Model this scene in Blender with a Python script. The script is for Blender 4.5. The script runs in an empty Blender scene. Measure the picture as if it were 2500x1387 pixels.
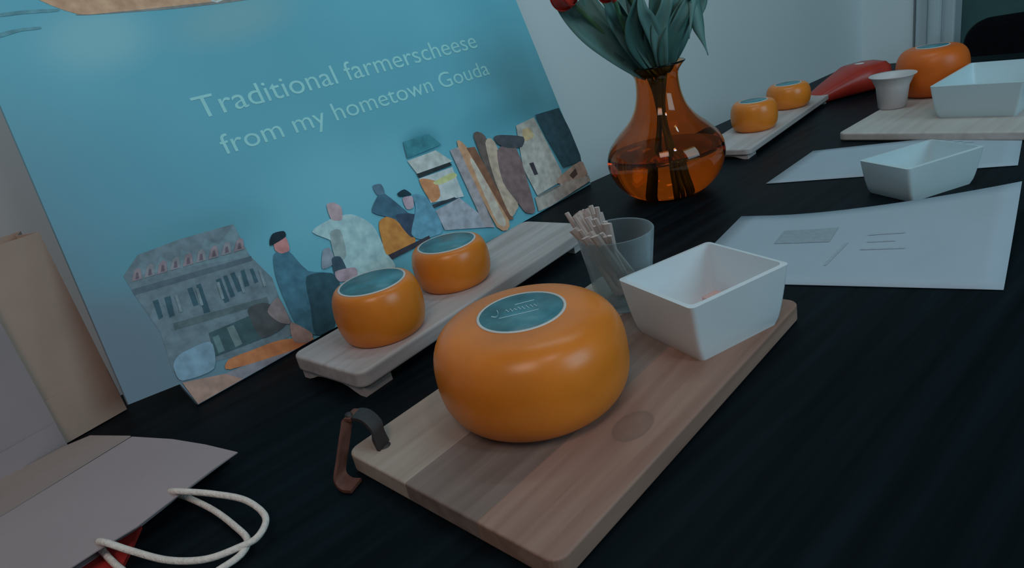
import bpy, bmesh, math, random
import numpy as np
from mathutils import Matrix, Vector

random.seed(7)
SC = bpy.context.scene
COL = SC.collection

# ------------------------------------------------------------------ camera
PX_W, PX_H, CX, CY = 2500, 1387, 1250.0, 693.5
FPX = 1602.5                       # focal length in pixels of the 2500 px frame
PITCH = math.radians(21.83)        # looking down
ROLL = math.radians(12.415)        # hand-held tilt
CH = 0.32                          # camera height above the table top (z = 0)
SR, CR = math.sin(ROLL), math.cos(ROLL)
FW = np.array([0, math.cos(PITCH), -math.sin(PITCH)])
UP0 = np.array([0, math.sin(PITCH), math.cos(PITCH)])
RT0 = np.array([1.0, 0, 0])
CAM = np.array([0, 0, CH])

def ray(x, y):
    dx, dy = x - CX, y - CY
    return ((dx*CR - dy*SR)*RT0 - (dx*SR + dy*CR)*UP0 + FPX*FW)/FPX
def at_z(x, y, z=0.0):
    v = ray(x, y); return CAM + (z - CH)/v[2]*v
def at_y(x, y, Y):
    v = ray(x, y); return CAM + Y/v[1]*v

cam_d = bpy.data.cameras.new('camera'); cam = bpy.data.objects.new('camera', cam_d); COL.objects.link(cam)
cam_d.sensor_width = 36.0; cam_d.lens = FPX/PX_W*36.0; cam_d.clip_start = 0.01
_r = CR*RT0 - SR*UP0; _u = SR*RT0 + CR*UP0
cam.matrix_world = Matrix(((_r[0], _u[0], -FW[0], 0), (_r[1], _u[1], -FW[1], 0), (_r[2], _u[2], -FW[2], CH), (0, 0, 0, 1)))
SC.camera = cam

# ------------------------------------------------------------------ world, lights, exposure
SC.view_settings.view_transform = 'Standard'
SC.view_settings.look = 'None'
SC.view_settings.gamma = 1.0
SC.view_settings.use_curve_mapping = False
SC.view_settings.exposure = 0.0
W = bpy.data.worlds.new('world'); SC.world = W; W.use_nodes = True
W.node_tree.nodes['Background'].inputs[0].default_value = (0.62, 0.84, 1.0, 1)
W.node_tree.nodes['Background'].inputs[1].default_value = 0.09

def area(name, loc, target, sx, sy, power, color):
    l = bpy.data.lights.new(name, 'AREA'); l.shape = 'RECTANGLE'; l.size = sx; l.size_y = sy
    l.energy = power; l.color = color
    o = bpy.data.objects.new(name, l); COL.objects.link(o); o.location = loc
    o.rotation_euler = (Vector(target) - Vector(loc)).to_track_quat('-Z', 'Y').to_euler()
    return o
area('window_daylight', (1.75, -0.75, 1.1), (0.45, 1.2, 0.15), 1.1, 1.3, 15, (0.48, 0.84, 1.0))
area('ceiling_lamp', (0.55, -0.35, 1.75), (0.1, 0.8, 0.0), 0.16, 0.16, 1.6, (0.95, 0.93, 1.0))
area('wall_fill', (0.45, 0.95, 1.55), (0.62, 1.78, 0.1), 0.9, 0.12, 3.3, (0.55, 0.92, 1.0))  # added light that brightens the back wall, no real fitting
area('front_fill', (-0.3, -0.75, 1.75), (0.0, 0.8, 0.1), 0.7, 0.7, 7.3, (1.0, 0.80, 0.72))  # added warm fill for faces towards the camera, not an actual lamp

# ------------------------------------------------------------------ materials
def lin(c):
    return tuple(((v/255)/12.92 if v/255 <= 0.04045 else ((v/255 + 0.055)/1.055)**2.4) for v in c)

def new_mat(name):
    m = bpy.data.materials.new(name); m.use_nodes = True
    nt = m.node_tree; b = nt.nodes['Principled BSDF']
    return m, nt, b

def pmat(name, col, rough=0.6, var=0.12, scale=30, bump=0.0, bscale=120, spec=0.5, stretch=None, coat=0.0):
    """plain procedural surface: colour modulated by noise, optional fine relief"""
    m, nt, b = new_mat(name)
    N, L = nt.nodes, nt.links
    tc = N.new('ShaderNodeTexCoord'); mp = N.new('ShaderNodeMapping')
    L.new(tc.outputs['Object'], mp.inputs[0])
    if stretch: mp.inputs['Scale'].default_value = stretch
    nz = N.new('ShaderNodeTexNoise'); nz.inputs['Scale'].default_value = scale; nz.inputs['Detail'].default_value = 4
    L.new(mp.outputs[0], nz.inputs[0])
    rp = N.new('ShaderNodeValToRGB')
    rp.color_ramp.elements[0].position = 0.3; rp.color_ramp.elements[1].position = 0.7
    rp.color_ramp.elements[0].color = (*[v*(1 - var) for v in col], 1)
    rp.color_ramp.elements[1].color = (*[min(1, v*(1 + var)) for v in col], 1)
    L.new(nz.outputs[0], rp.inputs[0]); L.new(rp.outputs[0], b.inputs['Base Color'])
    b.inputs['Roughness'].default_value = rough
    b.inputs['Specular IOR Level'].default_value = spec
    b.inputs['Coat Weight'].default_value = coat
    b.inputs['Coat Roughness'].default_value = 0.15
    if bump:
        n2 = N.new('ShaderNodeTexNoise'); n2.inputs['Scale'].default_value = bscale
        L.new(mp.outputs[0], n2.inputs[0])
        bp = N.new('ShaderNodeBump'); bp.inputs['Strength'].default_value = bump; bp.inputs['Distance'].default_value = 0.002
        L.new(n2.outputs[0], bp.inputs['Height']); L.new(bp.outputs[0], b.inputs['Normal'])
    return m

def wood(name, c1, c2, rough=0.55, axis_scale=(2.5, 40, 40), knot=None, tint=None, spec=0.35):
    """wood with grain running along local x; knot = (x, y, radius)"""
    m, nt, b = new_mat(name); N, L = nt.nodes, nt.links
    tc = N.new('ShaderNodeTexCoord'); mp = N.new('ShaderNodeMapping'); L.new(tc.outputs['Object'], mp.inputs[0])
    mp.inputs['Scale'].default_value = axis_scale
    nz = N.new('ShaderNodeTexNoise'); nz.inputs['Scale'].default_value = 1.6; nz.inputs['Detail'].default_value = 6
    nz.inputs['Distortion'].default_value = 0.6
    L.new(mp.outputs[0], nz.inputs[0])
    rp = N.new('ShaderNodeValToRGB'); rp.color_ramp.elements[0].position = 0.32; rp.color_ramp.elements[1].position = 0.68
    rp.color_ramp.elements[0].color = (*c1, 1); rp.color_ramp.elements[1].color = (*c2, 1)
    L.new(nz.outputs[0], rp.inputs[0]); out = rp.outputs[0]
    if knot:
        vs = N.new('ShaderNodeVectorMath'); vs.operation = 'SUBTRACT'; vs.inputs[1].default_value = (knot[0], knot[1], 0)
        L.new(tc.outputs['Object'], vs.inputs[0])
        vm = N.new('ShaderNodeVectorMath'); vm.operation = 'MULTIPLY'; vm.inputs[1].default_value = (0.75, 1.15, 0)
        L.new(vs.outputs[0], vm.inputs[0])
        ln = N.new('ShaderNodeVectorMath'); ln.operation = 'LENGTH'; L.new(vm.outputs[0], ln.inputs[0])
        k2 = N.new('ShaderNodeValToRGB'); e = k2.color_ramp.elements
        e[0].position = 0; e[0].color = (0.62, 0.62, 0.62, 1); e[1].position = 1; e[1].color = (0, 0, 0, 1)
        for p, v in ((0.30, 0.35), (0.55, 0.55), (0.68, 0.75), (0.76, 0.05)):
            q = k2.color_ramp.elements.new(p); q.color = (v, v, v, 1)
        dv = N.new('ShaderNodeMath'); dv.operation = 'DIVIDE'; dv.inputs[1].default_value = knot[2]*1.4
        L.new(ln.outputs['Value'], dv.inputs[0]); L.new(dv.outputs[0], k2.inputs[0])
        mx = N.new('ShaderNodeMixRGB'); mx.inputs[2].default_value = (0.22, 0.14, 0.115, 1)
        L.new(k2.outputs[0], mx.inputs[0]); L.new(out, mx.inputs[1]); out = mx.outputs[0]
    L.new(out, b.inputs['Base Color'])
    b.inputs['Roughness'].default_value = rough; b.inputs['Specular IOR Level'].default_value = spec
    bp = N.new('ShaderNodeBump'); bp.inputs['Strength'].default_value = 0.15; bp.inputs['Distance'].default_value = 0.001
    L.new(nz.outputs[0], bp.inputs['Height']); L.new(bp.outputs[0], b.inputs['Normal'])
    return m

def glass(name, col, rough=0.0, ior=1.45):
    m, nt, b = new_mat(name)
    N, L = nt.nodes, nt.links
    nz = N.new('ShaderNodeTexNoise'); nz.inputs['Scale'].default_value = 25
    rp = N.new('ShaderNodeValToRGB')
    rp.color_ramp.elements[0].color = (*[v*0.94 for v in col], 1); rp.color_ramp.elements[1].color = (*col, 1)
    L.new(nz.outputs[0], rp.inputs[0]); L.new(rp.outputs[0], b.inputs['Base Color'])
    b.inputs['Transmission Weight'].default_value = 1.0
    b.inputs['Roughness'].default_value = rough; b.inputs['IOR'].default_value = ior
    return m

M = {}
M['wall'] = pmat('wall_paint', (0.80, 0.86, 0.88), 0.75, 0.02, 3, 0.05, 200)
M['trim'] = pmat('trim_paint', (0.58, 0.66, 0.70), 0.5, 0.02, 4)
M['floor'] = pmat('floor_dark', (0.05, 0.05, 0.055), 0.5, 0.2, 6)
M['doorgreen'] = pmat('door_dark_green', (0.05, 0.12, 0.12), 0.5, 0.15, 8)
M['black'] = pmat('black_fabric', (0.004, 0.004, 0.006), 0.9, 0.3, 60, 0.2, 300, spec=0.1)
M['table'] = pmat('black_table', (0.0045, 0.0085, 0.0115), 0.45, 0.45, 3.0, 0.12, 9, spec=0.06, stretch=(1, 22, 1))
M['metal'] = pmat('dark_metal', (0.02, 0.02, 0.02), 0.4, 0.1, 20)
M['wax'] = pmat('orange_wax', (0.84, 0.235, 0.022), 0.30, 0.14, 16, 0.30, 16, spec=0.5)
M['wax2'] = pmat('deep_orange_wax', (0.72, 0.135, 0.010), 0.38, 0.10, 22, 0.06, 40, spec=0.4)
M['redwax'] = pmat('red_wax', (0.46, 0.035, 0.02), 0.35, 0.12, 20, 0.05, 40)
M['label'] = pmat('teal_label', (0.085, 0.27, 0.32), 0.35, 0.35, 45)
M['labelrim'] = pmat('label_rim', (0.72, 0.70, 0.66), 0.5, 0.05, 40)
M['labelink'] = pmat('label_ink', (0.50, 0.72, 0.76), 0.5, 0.05, 40)
M['ceramic'] = pmat('white_ceramic', (0.76, 0.82, 0.85), 0.22, 0.02, 12, spec=0.5)
M['ceramic2'] = pmat('bluish_ceramic', (0.62, 0.76, 0.80), 0.3, 0.03, 12)
M['paper'] = pmat('white_paper', (0.43, 0.505, 0.575), 0.8, 0.03, 14, 0.05, 60)
M['ink'] = pmat('grey_ink', (0.34, 0.405, 0.45), 0.8, 0.08, 200)
M['inkpale'] = pmat('pale_ink', (0.385, 0.455, 0.52), 0.8, 0.06, 200)
M['bagwhite'] = pmat('white_bag_paper', (0.40, 0.32, 0.325), 0.75, 0.04, 12, 0.10, 35)
M['bagfold'] = pmat('bag_fold_paper', (0.42, 0.33, 0.30), 0.75, 0.06, 12, 0.10, 35)
M['kraft'] = pmat('kraft_paper', (0.54, 0.36, 0.28), 0.75, 0.08, 12, 0.10, 35)
M['cord'] = pmat('paper_cord', (0.85, 0.74, 0.66), 0.8, 0.10, 300, 0.5, 400)
M['redpaper'] = pmat('red_paper', (0.42, 0.025, 0.022), 0.6, 0.15, 25, 0.08, 60)
M['leather'] = pmat('brown_leather', (0.13, 0.045, 0.03), 0.55, 0.25, 60, 0.2, 200)
M['leatherdark'] = pmat('dark_leather', (0.035, 0.028, 0.028), 0.5, 0.25, 60, 0.2, 200)
M['stick'] = pmat('pale_wood_stick', (0.62, 0.53, 0.49), 0.65, 0.15, 30, 0.1, 200, stretch=(1, 1, 0.1))
M['cheese'] = pmat('cheese_cube', (0.75, 0.45, 0.42), 0.5, 0.08, 40)
M['amber'] = glass('amber_glass', (1.0, 0.375, 0.09), 0.0, 1.45)
M['water'] = glass('vase_water', (0.98, 0.95, 0.9), 0.0, 1.33)
def thin_glass(name):
    m, nt, b = new_mat(name); N, L = nt.nodes, nt.links
    nz = N.new('ShaderNodeTexNoise'); nz.inputs['Scale'].default_value = 20
    rp = N.new('ShaderNodeValToRGB'); rp.color_ramp.elements[0].color = (0.80, 0.87, 0.88, 1); rp.color_ramp.elements[1].color = (0.92, 0.96, 0.96, 1)
    L.new(nz.outputs[0], rp.inputs[0])
    tr = N.new('ShaderNodeBsdfTransparent'); L.new(rp.outputs[0], tr.inputs[0])
    b.inputs['Base Color'].default_value = (0.5, 0.6, 0.64, 1); b.inputs['Roughness'].default_value = 0.06
    fr = N.new('ShaderNodeLayerWeight'); fr.inputs[0].default_value = 0.35
    mr = N.new('ShaderNodeMapRange'); mr.inputs[3].default_value = 0.06; mr.inputs[4].default_value = 0.75
    L.new(fr.outputs['Facing'], mr.inputs[0])
    mx = N.new('ShaderNodeMixShader'); L.new(mr.outputs[0], mx.inputs[0]); L.new(tr.outputs[0], mx.inputs[1]); L.new(b.outputs[0], mx.inputs[2])
    L.new(mx.outputs[0], N['Material Output'].inputs[0]); return m
M['clear'] = thin_glass('clear_glass')
M['plastic'] = pmat('milky_plastic', (0.62, 0.58, 0.58), 0.4, 0.05, 20)
M['leaf'] = pmat('tulip_leaf', (0.06, 0.16, 0.14), 0.5, 0.35, 18, 0.2, 40, stretch=(1, 1, 0.25))
M['leaf2'] = pmat('tulip_leaf_pale', (0.12, 0.25, 0.23), 0.5, 0.3, 18, 0.2, 40, stretch=(1, 1, 0.25))
M['stem'] = pmat('tulip_stem', (0.10, 0.24, 0.12), 0.5, 0.2, 20)
M['petal'] = pmat('tulip_petal', (0.62, 0.035, 0.02), 0.45, 0.25, 22, 0.1, 60)
M['whitewood'] = wood('whitewashed_wood', (0.44, 0.38, 0.36), (0.60, 0.54, 0.53))
M['palewood'] = wood('pale_beech', (0.50, 0.44, 0.40), (0.60, 0.54, 0.50))
M['stave_a'] = wood('stave_pale', (0.40, 0.30, 0.24), (0.50, 0.40, 0.33))
M['stave_b'] = wood('stave_brown', (0.20, 0.14, 0.115), (0.30, 0.22, 0.185))
M['stave_d'] = wood('stave_rose', (0.40, 0.23, 0.165), (0.53, 0.33, 0.245))

# ------------------------------------------------------------------ mesh helpers
def link(name, me, mat=None, parent=None, loc=None, smooth=False):
    o = bpy.data.objects.new(name, me); COL.objects.link(o)
    if mat is not None: me.materials.append(mat)
    if parent is not None: o.parent = parent
    if loc is not None: o.location = loc
    if smooth:
        for p in me.polygons: p.use_smooth = True
    return o
def mesh(name, V, F, mat, parent=None, loc=None, smooth=False):
    me = bpy.data.meshes.new(name); me.from_pydata([tuple(map(float, v)) for v in V], [], F); me.update()
    return link(name, me, mat, parent, loc, smooth)
def from_bm(name, bm, mat, parent=None, loc=None, smooth=False):
    bmesh.ops.recalc_face_normals(bm, faces=bm.faces)
    me = bpy.data.meshes.new(name); bm.to_mesh(me); bm.free()
    return link(name, me, mat, parent, loc, smooth)
def thing(name, label, cat, loc=(0, 0, 0), rotz=0.0, group=None):
    o = bpy.data.objects.new(name, None); COL.objects.link(o); o.empty_display_size = 0.02
    o.location = tuple(float(v) for v in loc); o.rotation_euler = (0, 0, rotz)
    tag(o, label, cat, group); return o
def tag(o, label, cat, group=None):
    o['label'] = label; o['category'] = cat
    if group: o['group'] = group
    return o
def struct(o, label=None):
    o['kind'] = 'structure'
    if label: o['label'] = label
    return o
def lathe(name, prof, mat, parent=None, seg=48, loc=None, closed=False, smooth=True):
    V, F = [], []; n = len(prof)
    for i in range(seg):
        a = 2*math.pi*i/seg
        for r, z in prof: V.append((r*math.cos(a), r*math.sin(a), z))
    for i in range(seg):
        j = (i + 1) % seg
        for k in range(n if closed else n - 1):
            l = (k + 1) % n
            F.append((i*n + k, j*n + k, j*n + l, i*n + l))
    bm = bmesh.new(); vs = [bm.verts.new(v) for v in V]
    for f in F: bm.faces.new([vs[i] for i in f])
    bmesh.ops.remove_doubles(bm, verts=bm.verts, dist=1e-6)
    return from_bm(name, bm, mat, parent, loc, smooth)
def prism(outline, z0, z1, bevel=0.0, bseg=2, skip=None):
    bm = bmesh.new()
    lo = [bm.verts.new((x, y, z0)) for x, y in outline]; hi = [bm.verts.new((x, y, z1)) for x, y in outline]
    n = len(outline)
    bm.faces.new(list(reversed(lo))); top = bm.faces.new(hi)
    for i in range(n): bm.faces.new((lo[i], lo[(i + 1) % n], hi[(i + 1) % n], hi[i]))
    bmesh.ops.recalc_face_normals(bm, faces=bm.faces)
    if bevel:
        es = [e for e in bm.edges if abs(e.verts[0].co.z - e.verts[1].co.z) < 1e-9
              and not (skip and any(abs(e.verts[0].co.y - q) < 1e-4 and abs(e.verts[1].co.y - q) < 1e-4 for q in skip))]
        bmesh.ops.bevel(bm, geom=es, offset=bevel, segments=bseg, affect='EDGES', profile=0.5)
    return bm
def rrect(x0, y0, x1, y1, r, seg=6):
    P = []
    for cx, cy, a0 in ((x1 - r, y0 + r, -90), (x1 - r, y1 - r, 0), (x0 + r, y1 - r, 90), (x0 + r, y0 + r, 180)):
        for k in range(seg + 1):
            a = math.radians(a0 + 90*k/seg); P.append((cx + r*math.cos(a), cy + r*math.sin(a)))
    return P
def clip_x(poly, y0, y1):
    """keep the part of a polygon with y0 <= y <= y1"""
    for lim, sgn in ((y0, 1), (y1, -1)):
        out = []
        for i in range(len(poly)):
            a, b = poly[i], poly[(i + 1) % len(poly)]
            ia, ib = (a[1] - lim)*sgn >= -1e-9, (b[1] - lim)*sgn >= -1e-9
            if ia: out.append(a)
            if ia != ib:
                t = (lim - a[1])/(b[1] - a[1]); out.append((a[0] + t*(b[0] - a[0]), lim))
        poly = out
    res = []
    for p in poly:
        if not res or math.hypot(p[0] - res[-1][0], p[1] - res[-1][1]) > 1e-5: res.append(p)
    if math.hypot(res[0][0] - res[-1][0], res[0][1] - res[-1][1]) < 1e-5: res.pop()
    return res
def box_bm(x0, y0, z0, x1, y1, z1, bevel=0.0, seg=2):
    bm = bmesh.new(); bmesh.ops.create_cube(bm, size=1)
    for v in bm.verts:
        v.co = Vector((x0 + (v.co.x + .5)*(x1 - x0), y0 + (v.co.y + .5)*(y1 - y0), z0 + (v.co.z + .5)*(z1 - z0)))
    if bevel: bmesh.ops.bevel(bm, geom=list(bm.edges), offset=bevel, segments=seg, affect='EDGES', profile=0.5)
    return bm
def smooth_path(P, n=8):
    """Catmull-Rom through the points"""
    P = [np.array(p, float) for p in P]; Q = [2*P[0] - P[1]] + P + [2*P[-1] - P[-2]]; out = []
    for i in range(1, len(Q) - 2):
        for k in range(n):
            t = k/n
            out.append(0.5*((2*Q[i]) + (-Q[i-1] + Q[i+1])*t + (2*Q[i-1] - 5*Q[i] + 4*Q[i+1] - Q[i+2])*t*t
                            + (-Q[i-1] + 3*Q[i] - 3*Q[i+1] + Q[i+2])*t**3))
    out.append(P[-1]); return out
def sweep(name, P, rx, ry, mat, parent=None, seg=8, ref=(0, 0, 1), smooth=True, taper=None):
    """tube along P with an elliptical section rx (sideways) by ry"""
    V, F = [], []; n = len(P); P = [np.array(p, float) for p in P]; ref = np.array(ref, float)
    for i in range(n):
        t = P[min(i + 1, n - 1)] - P[max(i - 1, 0)]; t /= np.linalg.norm(t)
        s = np.cross(t, ref); ns = np.linalg.norm(s); s = s/ns if ns > 1e-6 else np.array([1.0, 0, 0])
        w = np.cross(s, t); k = taper(i/(n - 1)) if taper else 1
        for j in range(seg):
            a = 2*math.pi*j/seg; V.append(P[i] + k*(s*rx*math.cos(a) + w*ry*math.sin(a)))
    for i in range(n - 1):
        for j in range(seg): F.append((i*seg + j, i*seg + (j+1) % seg, (i+1)*seg + (j+1) % seg, (i+1)*seg + j))
    F.append(tuple(reversed(range(seg)))); F.append(tuple((n-1)*seg + j for j in range(seg)))
    return mesh(name, V, F, mat, parent, None, smooth)
def ribbon(name, P, width, thick, side, mat, parent=None):
    """flat strap along P, its width along the fixed direction `side`"""
    V, F = [], []; P = [np.array(p, float) for p in P]; side = np.array(side, float)/np.linalg.norm(side); n = len(P)
    for i in range(n):
        t = P[min(i + 1, n - 1)] - P[max(i - 1, 0)]; t /= np.linalg.norm(t)
        w = np.cross(side, t); w /= np.linalg.norm(w)
        for a, b in ((-1, -1), (1, -1), (1, 1), (-1, 1)): V.append(P[i] + side*width/2*a + w*thick/2*b)
    for i in range(n - 1):
        for j in range(4): F.append((i*4 + j, i*4 + (j+1) % 4, (i+1)*4 + (j+1) % 4, (i+1)*4 + j))
    F.append((3, 2, 1, 0)); F.append(tuple((n-1)*4 + j for j in range(4)))
    return mesh(name, V, F, mat, parent)
def copy_tree(o, parent=None):
    c = o.copy(); COL.objects.link(c); c.parent = parent
    for ch in list(o.children): copy_tree(ch, c)
    return c

# ------------------------------------------------------------------ the room
DW = np.array([0.803, 0.596, 0]); NW = np.array([-0.596, 0.803, 0])     # along / away from the back edge of the table
ANG_W = math.atan2(DW[1], DW[0])
WOFF, ZF, ZC = 1.12, -0.74, 1.9
def wp(d, n, z=0.0): return DW*d + NW*n + np.array([0, 0, z])
def wall_box(name, d0, n0, d1, n1, z0, z1, mat, bevel=0.0):
    return from_bm(name, box_bm(d0, n0, z0, d1, n1, z1, bevel), mat)
def rot_w(o): o.rotation_euler = (0, 0, ANG_W); return o

v = ray(2105, 100); t = (WOFF - CAM @ NW)/(v @ NW); CORNER = (CAM + t*v) @ DW
struct(rot_w(wall_box('floor', -2.5, -2.0, CORNER + 1.6, WOFF + 0.1, ZF - 0.05, ZF, M['floor'])))
struct(rot_w(wall_box('wall_back', -2.5, WOFF, CORNER, WOFF + 0.10, ZF, ZC, M['wall'])))
# right wall turns towards the viewer at the corner
def on_rwall(x, y=90):
    v = ray(x, y); tt = (CORNER - CAM @ DW)/(v @ DW); return (CAM + tt*v) @ NW
n_gr, n_ed, n_dk = on_rwall(2228), on_rwall(2332), on_rwall(2362)
wr = struct(rot_w(wall_box('wall_right', CORNER, n_gr, CORNER + 0.1, WOFF + 0.1, ZF, ZC, M['wall'])))
tr = struct(rot_w(from_bm('trim_1', box_bm(CORNER - 0.015, n_ed, ZF, CORNER + 0.1, n_gr - 0.012, ZC, 0.006), M['trim'])))
mould = rot_w(from_bm('trim_2', box_bm(CORNER - 0.045, n_gr - 0.10, ZF, CORNER - 0.0151, n_gr - 0.055, ZC, 0.02, 4), M['trim'])); struct(mould)
dr = struct(rot_w(from_bm('door_1', box_bm(CORNER + 0.05, n_ed - 1.1, ZF, CORNER + 0.09, n_ed, ZC, 0.004), M['doorgreen'])))

# ------------------------------------------------------------------ table
T0, T1, TN0, TN1 = -1.05, 1.95, -0.22, 0.871
table = thing('table', 'long black table carrying all the cheeses, boards and papers', 'table', (0, 0, 0), ANG_W)
top_bm = box_bm(T0, TN0, -0.03, T1, TN1, 0.0, 0.003)
GR = math.atan2(-0.507, 0.862) - ANG_W
tt = from_bm('table_top', top_bm, M['table'], table)
M['table'].node_tree.nodes['Mapping'].inputs['Rotation'].default_value = (0, 0, -GR)
for a in (T0 + 0.1, T1 - 0.1):
    for b_ in (TN0 + 0.08, TN1 - 0.08):
        from_bm('leg', box_bm(a - .025, b_ - .025, ZF, a + .025, b_ + .025, -0.03, 0.004), M['metal'], table)
from_bm('apron', box_bm(T0 + .1, TN1 - .095, -0.10, T1 - .1, TN1 - .07, -0.03), M['metal'], table)
from_bm('apron', box_bm(T0 + .1, TN0 + .07, -0.10, T1 - .1, TN0 + .095, -0.03), M['metal'], table)

# ------------------------------------------------------------------ poster
PBL, PBR = at_z(485, 990), at_z(1440, 452)
PU = PBR - PBL; PU /= np.linalg.norm(PU); PN = np.array([-PU[1], PU[0], 0]); LEAN = math.radians(16)
PV = math.cos(LEAN)*np.array([0, 0, 1]) + math.sin(LEAN)*PN; PNN = np.cross(PU, PV)
def pst(x, y):
    r = ray(x, y); t = ((PBL - CAM) @ PNN)/(r @ PNN); p = CAM + t*r - PBL
    return (float(p @ PU), float(p @ PV))
PH = 0.62
poster = thing('poster', 'tall blue advertising poster board with white lettering and market scene, leaning behind the cheeses', 'poster')
poster.matrix_world = Matrix(((PU[0], PV[0], PNN[0], PBL[0]), (PU[1], PV[1], PNN[1], PBL[1]), (PU[2], PV[2], PNN[2], 0.001), (0, 0, 0, 1)))
PRINT_E = (0.30, 0.345, 0.385)          # light falling on the print, to turn seen colours into ink colours
def ink(c): return tuple(min(0.95, v/e) for v, e in zip(lin(c), PRINT_E))
_inks = {}
def ink_mat(c):
    if c not in _inks: _inks[c] = pmat('print_%d_%d_%d' % c, ink(c), 0.55, 0.24, 75, spec=0.3)
    return _inks[c]

def poster_material():
    m, nt, b = new_mat('poster_print'); N, L = nt.nodes, nt.links
    tc = N.new('ShaderNodeTexCoord')
    nz = N.new('ShaderNodeTexNoise'); nz.inputs['Scale'].default_value = 4; L.new(tc.outputs['Object'], nz.inputs[0])
    rp = N.new('ShaderNodeValToRGB'); rp.color_ramp.elements[0].position = .3; rp.color_ramp.elements[1].position = .7
    rp.color_ramp.elements[0].color = (*ink((66, 122, 142)), 1); rp.color_ramp.elements[1].color = (*ink((73, 130, 150)), 1)
    L.new(nz.outputs[0], rp.inputs[0]); out = rp.outputs[0]
    def blob(x, y, rx, ry, ang, col, k, soft=0.5):
        nonlocal out
        s, t = pst(x, y)
        a = N.new('ShaderNodeVectorMath'); a.operation = 'SUBTRACT'; a.inputs[1].default_value = (s, t, 0)
        L.new(tc.outputs['Object'], a.inputs[0])
        mp = N.new('ShaderNodeMapping'); mp.vector_type = 'TEXTURE'; mp.inputs['Rotation'].default_value = (0, 0, math.radians(ang))
        mp.inputs['Scale'].default_value = (rx, ry, 1000); L.new(a.outputs[0], mp.inputs[0])
        ln = N.new('ShaderNodeVectorMath'); ln.operation = 'LENGTH'; L.new(mp.outputs[0], ln.inputs[0])
        mr = N.new('ShaderNodeMapRange'); mr.interpolation_type = 'SMOOTHSTEP'
        mr.inputs[1].default_value = 1.0; mr.inputs[2].default_value = 1.0 - soft; mr.inputs[3].default_value = 0; mr.inputs[4].default_value = k
        L.new(ln.outputs['Value'], mr.inputs[0])
        mx = N.new('ShaderNodeMixRGB'); mx.inputs[2].default_value = (*ink(col), 1)
        L.new(mr.outputs[0], mx.inputs[0]); L.new(out, mx.inputs[1]); out = mx.outputs[0]
    blob(240, 900, .26, .36, 0, (70, 86, 100), 1.0, 0.9)        # greyer lower left margin
    blob(380, 480, .20, .15, 0, (62, 116, 138), .6, 0.9)
    blob(900, 450, .22, .10, 0, (82, 138, 158), .7, 0.9)
    blob(240, 95, .085, .052, 8, (92, 138, 153), .9, 0.8)      # pale plate under the wheel of cheese
    blob(580, 45, .13, .045, 6, (88, 128, 140), .8, 0.9)
    blob(450, 600, .15, .045, 0, (58, 108, 124), .85, 0.9)      # soft tops of the printed buildings
    blob(1230, 290, .15, .05, 0, (58, 112, 130), .9, 0.9)
    blob(1030, 350, .05, .03, 0, (45, 98, 114), .9, 0.9)
    L.new(out, b.inputs['Base Color']); b.inputs['Roughness'].default_value = 0.5; b.inputs['Specular IOR Level'].default_value = 0.35
    return m
le = pst(315, 990); no = pst(440, 940); ri = 0.784
outline = [(0.0, 0.0), (ri, 0.0), (ri, PH), (0.004, PH), le, no]
from_bm('board', prism(outline, -0.006, 0.0), poster_material(), poster)
# folding stand behind the board: a prop whose foot reaches the table
foot_n = PH*0.62
mesh('stand', [(0.30, foot_n, -0.0062), (0.46, foot_n, -0.0062), (0.42, 0.075, -0.16), (0.34, 0.075, -0.16),
               (0.30, foot_n, -0.0092), (0.46, foot_n, -0.0092), (0.42, 0.072, -0.163), (0.34, 0.072, -0.163)],
     [(0, 1, 2, 3), (7, 6, 5, 4), (0, 4, 5, 1), (1, 5, 6, 2), (2, 6, 7, 3), (3, 7, 4, 0)], M['kraft'], poster)

_layer = [0]
ROUND = ('person', 'face', 'hat', 'hand', 'crowd', 'van', 'cheese_pile', 'cheese_rack', 'goods', 'legs', 'shadow', 'cheese_wheel', 'stroke', 'shop')
def printed(name, pts, col, conv=None):
    _layer[0] += 1; z = 0.00025 + 0.00003*_layer[0]
    P = []
    for x, y in pts:
        if conv == 2: x, y = 250 + x*0.4326, 400 + y*0.4326
        elif conv == 3: x, y = 900 + x*0.2885, 240 + y*0.2884
        s, t = pst(x, y); P.append((min(max(s, -0.05), ri - 0.0005), min(max(t, 0.0008), PH - 0.001), z))
    if name[8:] in ROUND:                       # drawn figures have rounded outlines
        n, Q = len(P), [np.array(p) for p in P]; P = []
        for i in range(n):
            a, b, c, d = Q[i - 1], Q[i], Q[(i + 1) % n], Q[(i + 2) % n]
            for k in range(4):
                t = k/4
                p = 0.5*(2*b + 0.75*(c - a)*t + (1.5*a - 4.5*b + 3.75*c - 0.75*d)*t*t + (-0.75*a + 2.5*b - 2.5*c + 0.75*d)*t**3)
                P.append((min(float(p[0]), ri - .0005), max(float(p[1]), .0008), z))
    bm = bmesh.new(); f = bm.faces.new([bm.verts.new(p) for p in P])
    f.normal_update()
    if f.normal.z < 0: f.normal_flip()
    bmesh.ops.triangulate(bm, faces=bm.faces)
    me = bpy.data.meshes.new(name); bm.to_mesh(me); bm.free()
    return link(name, me, ink_mat(col), poster)

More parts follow.
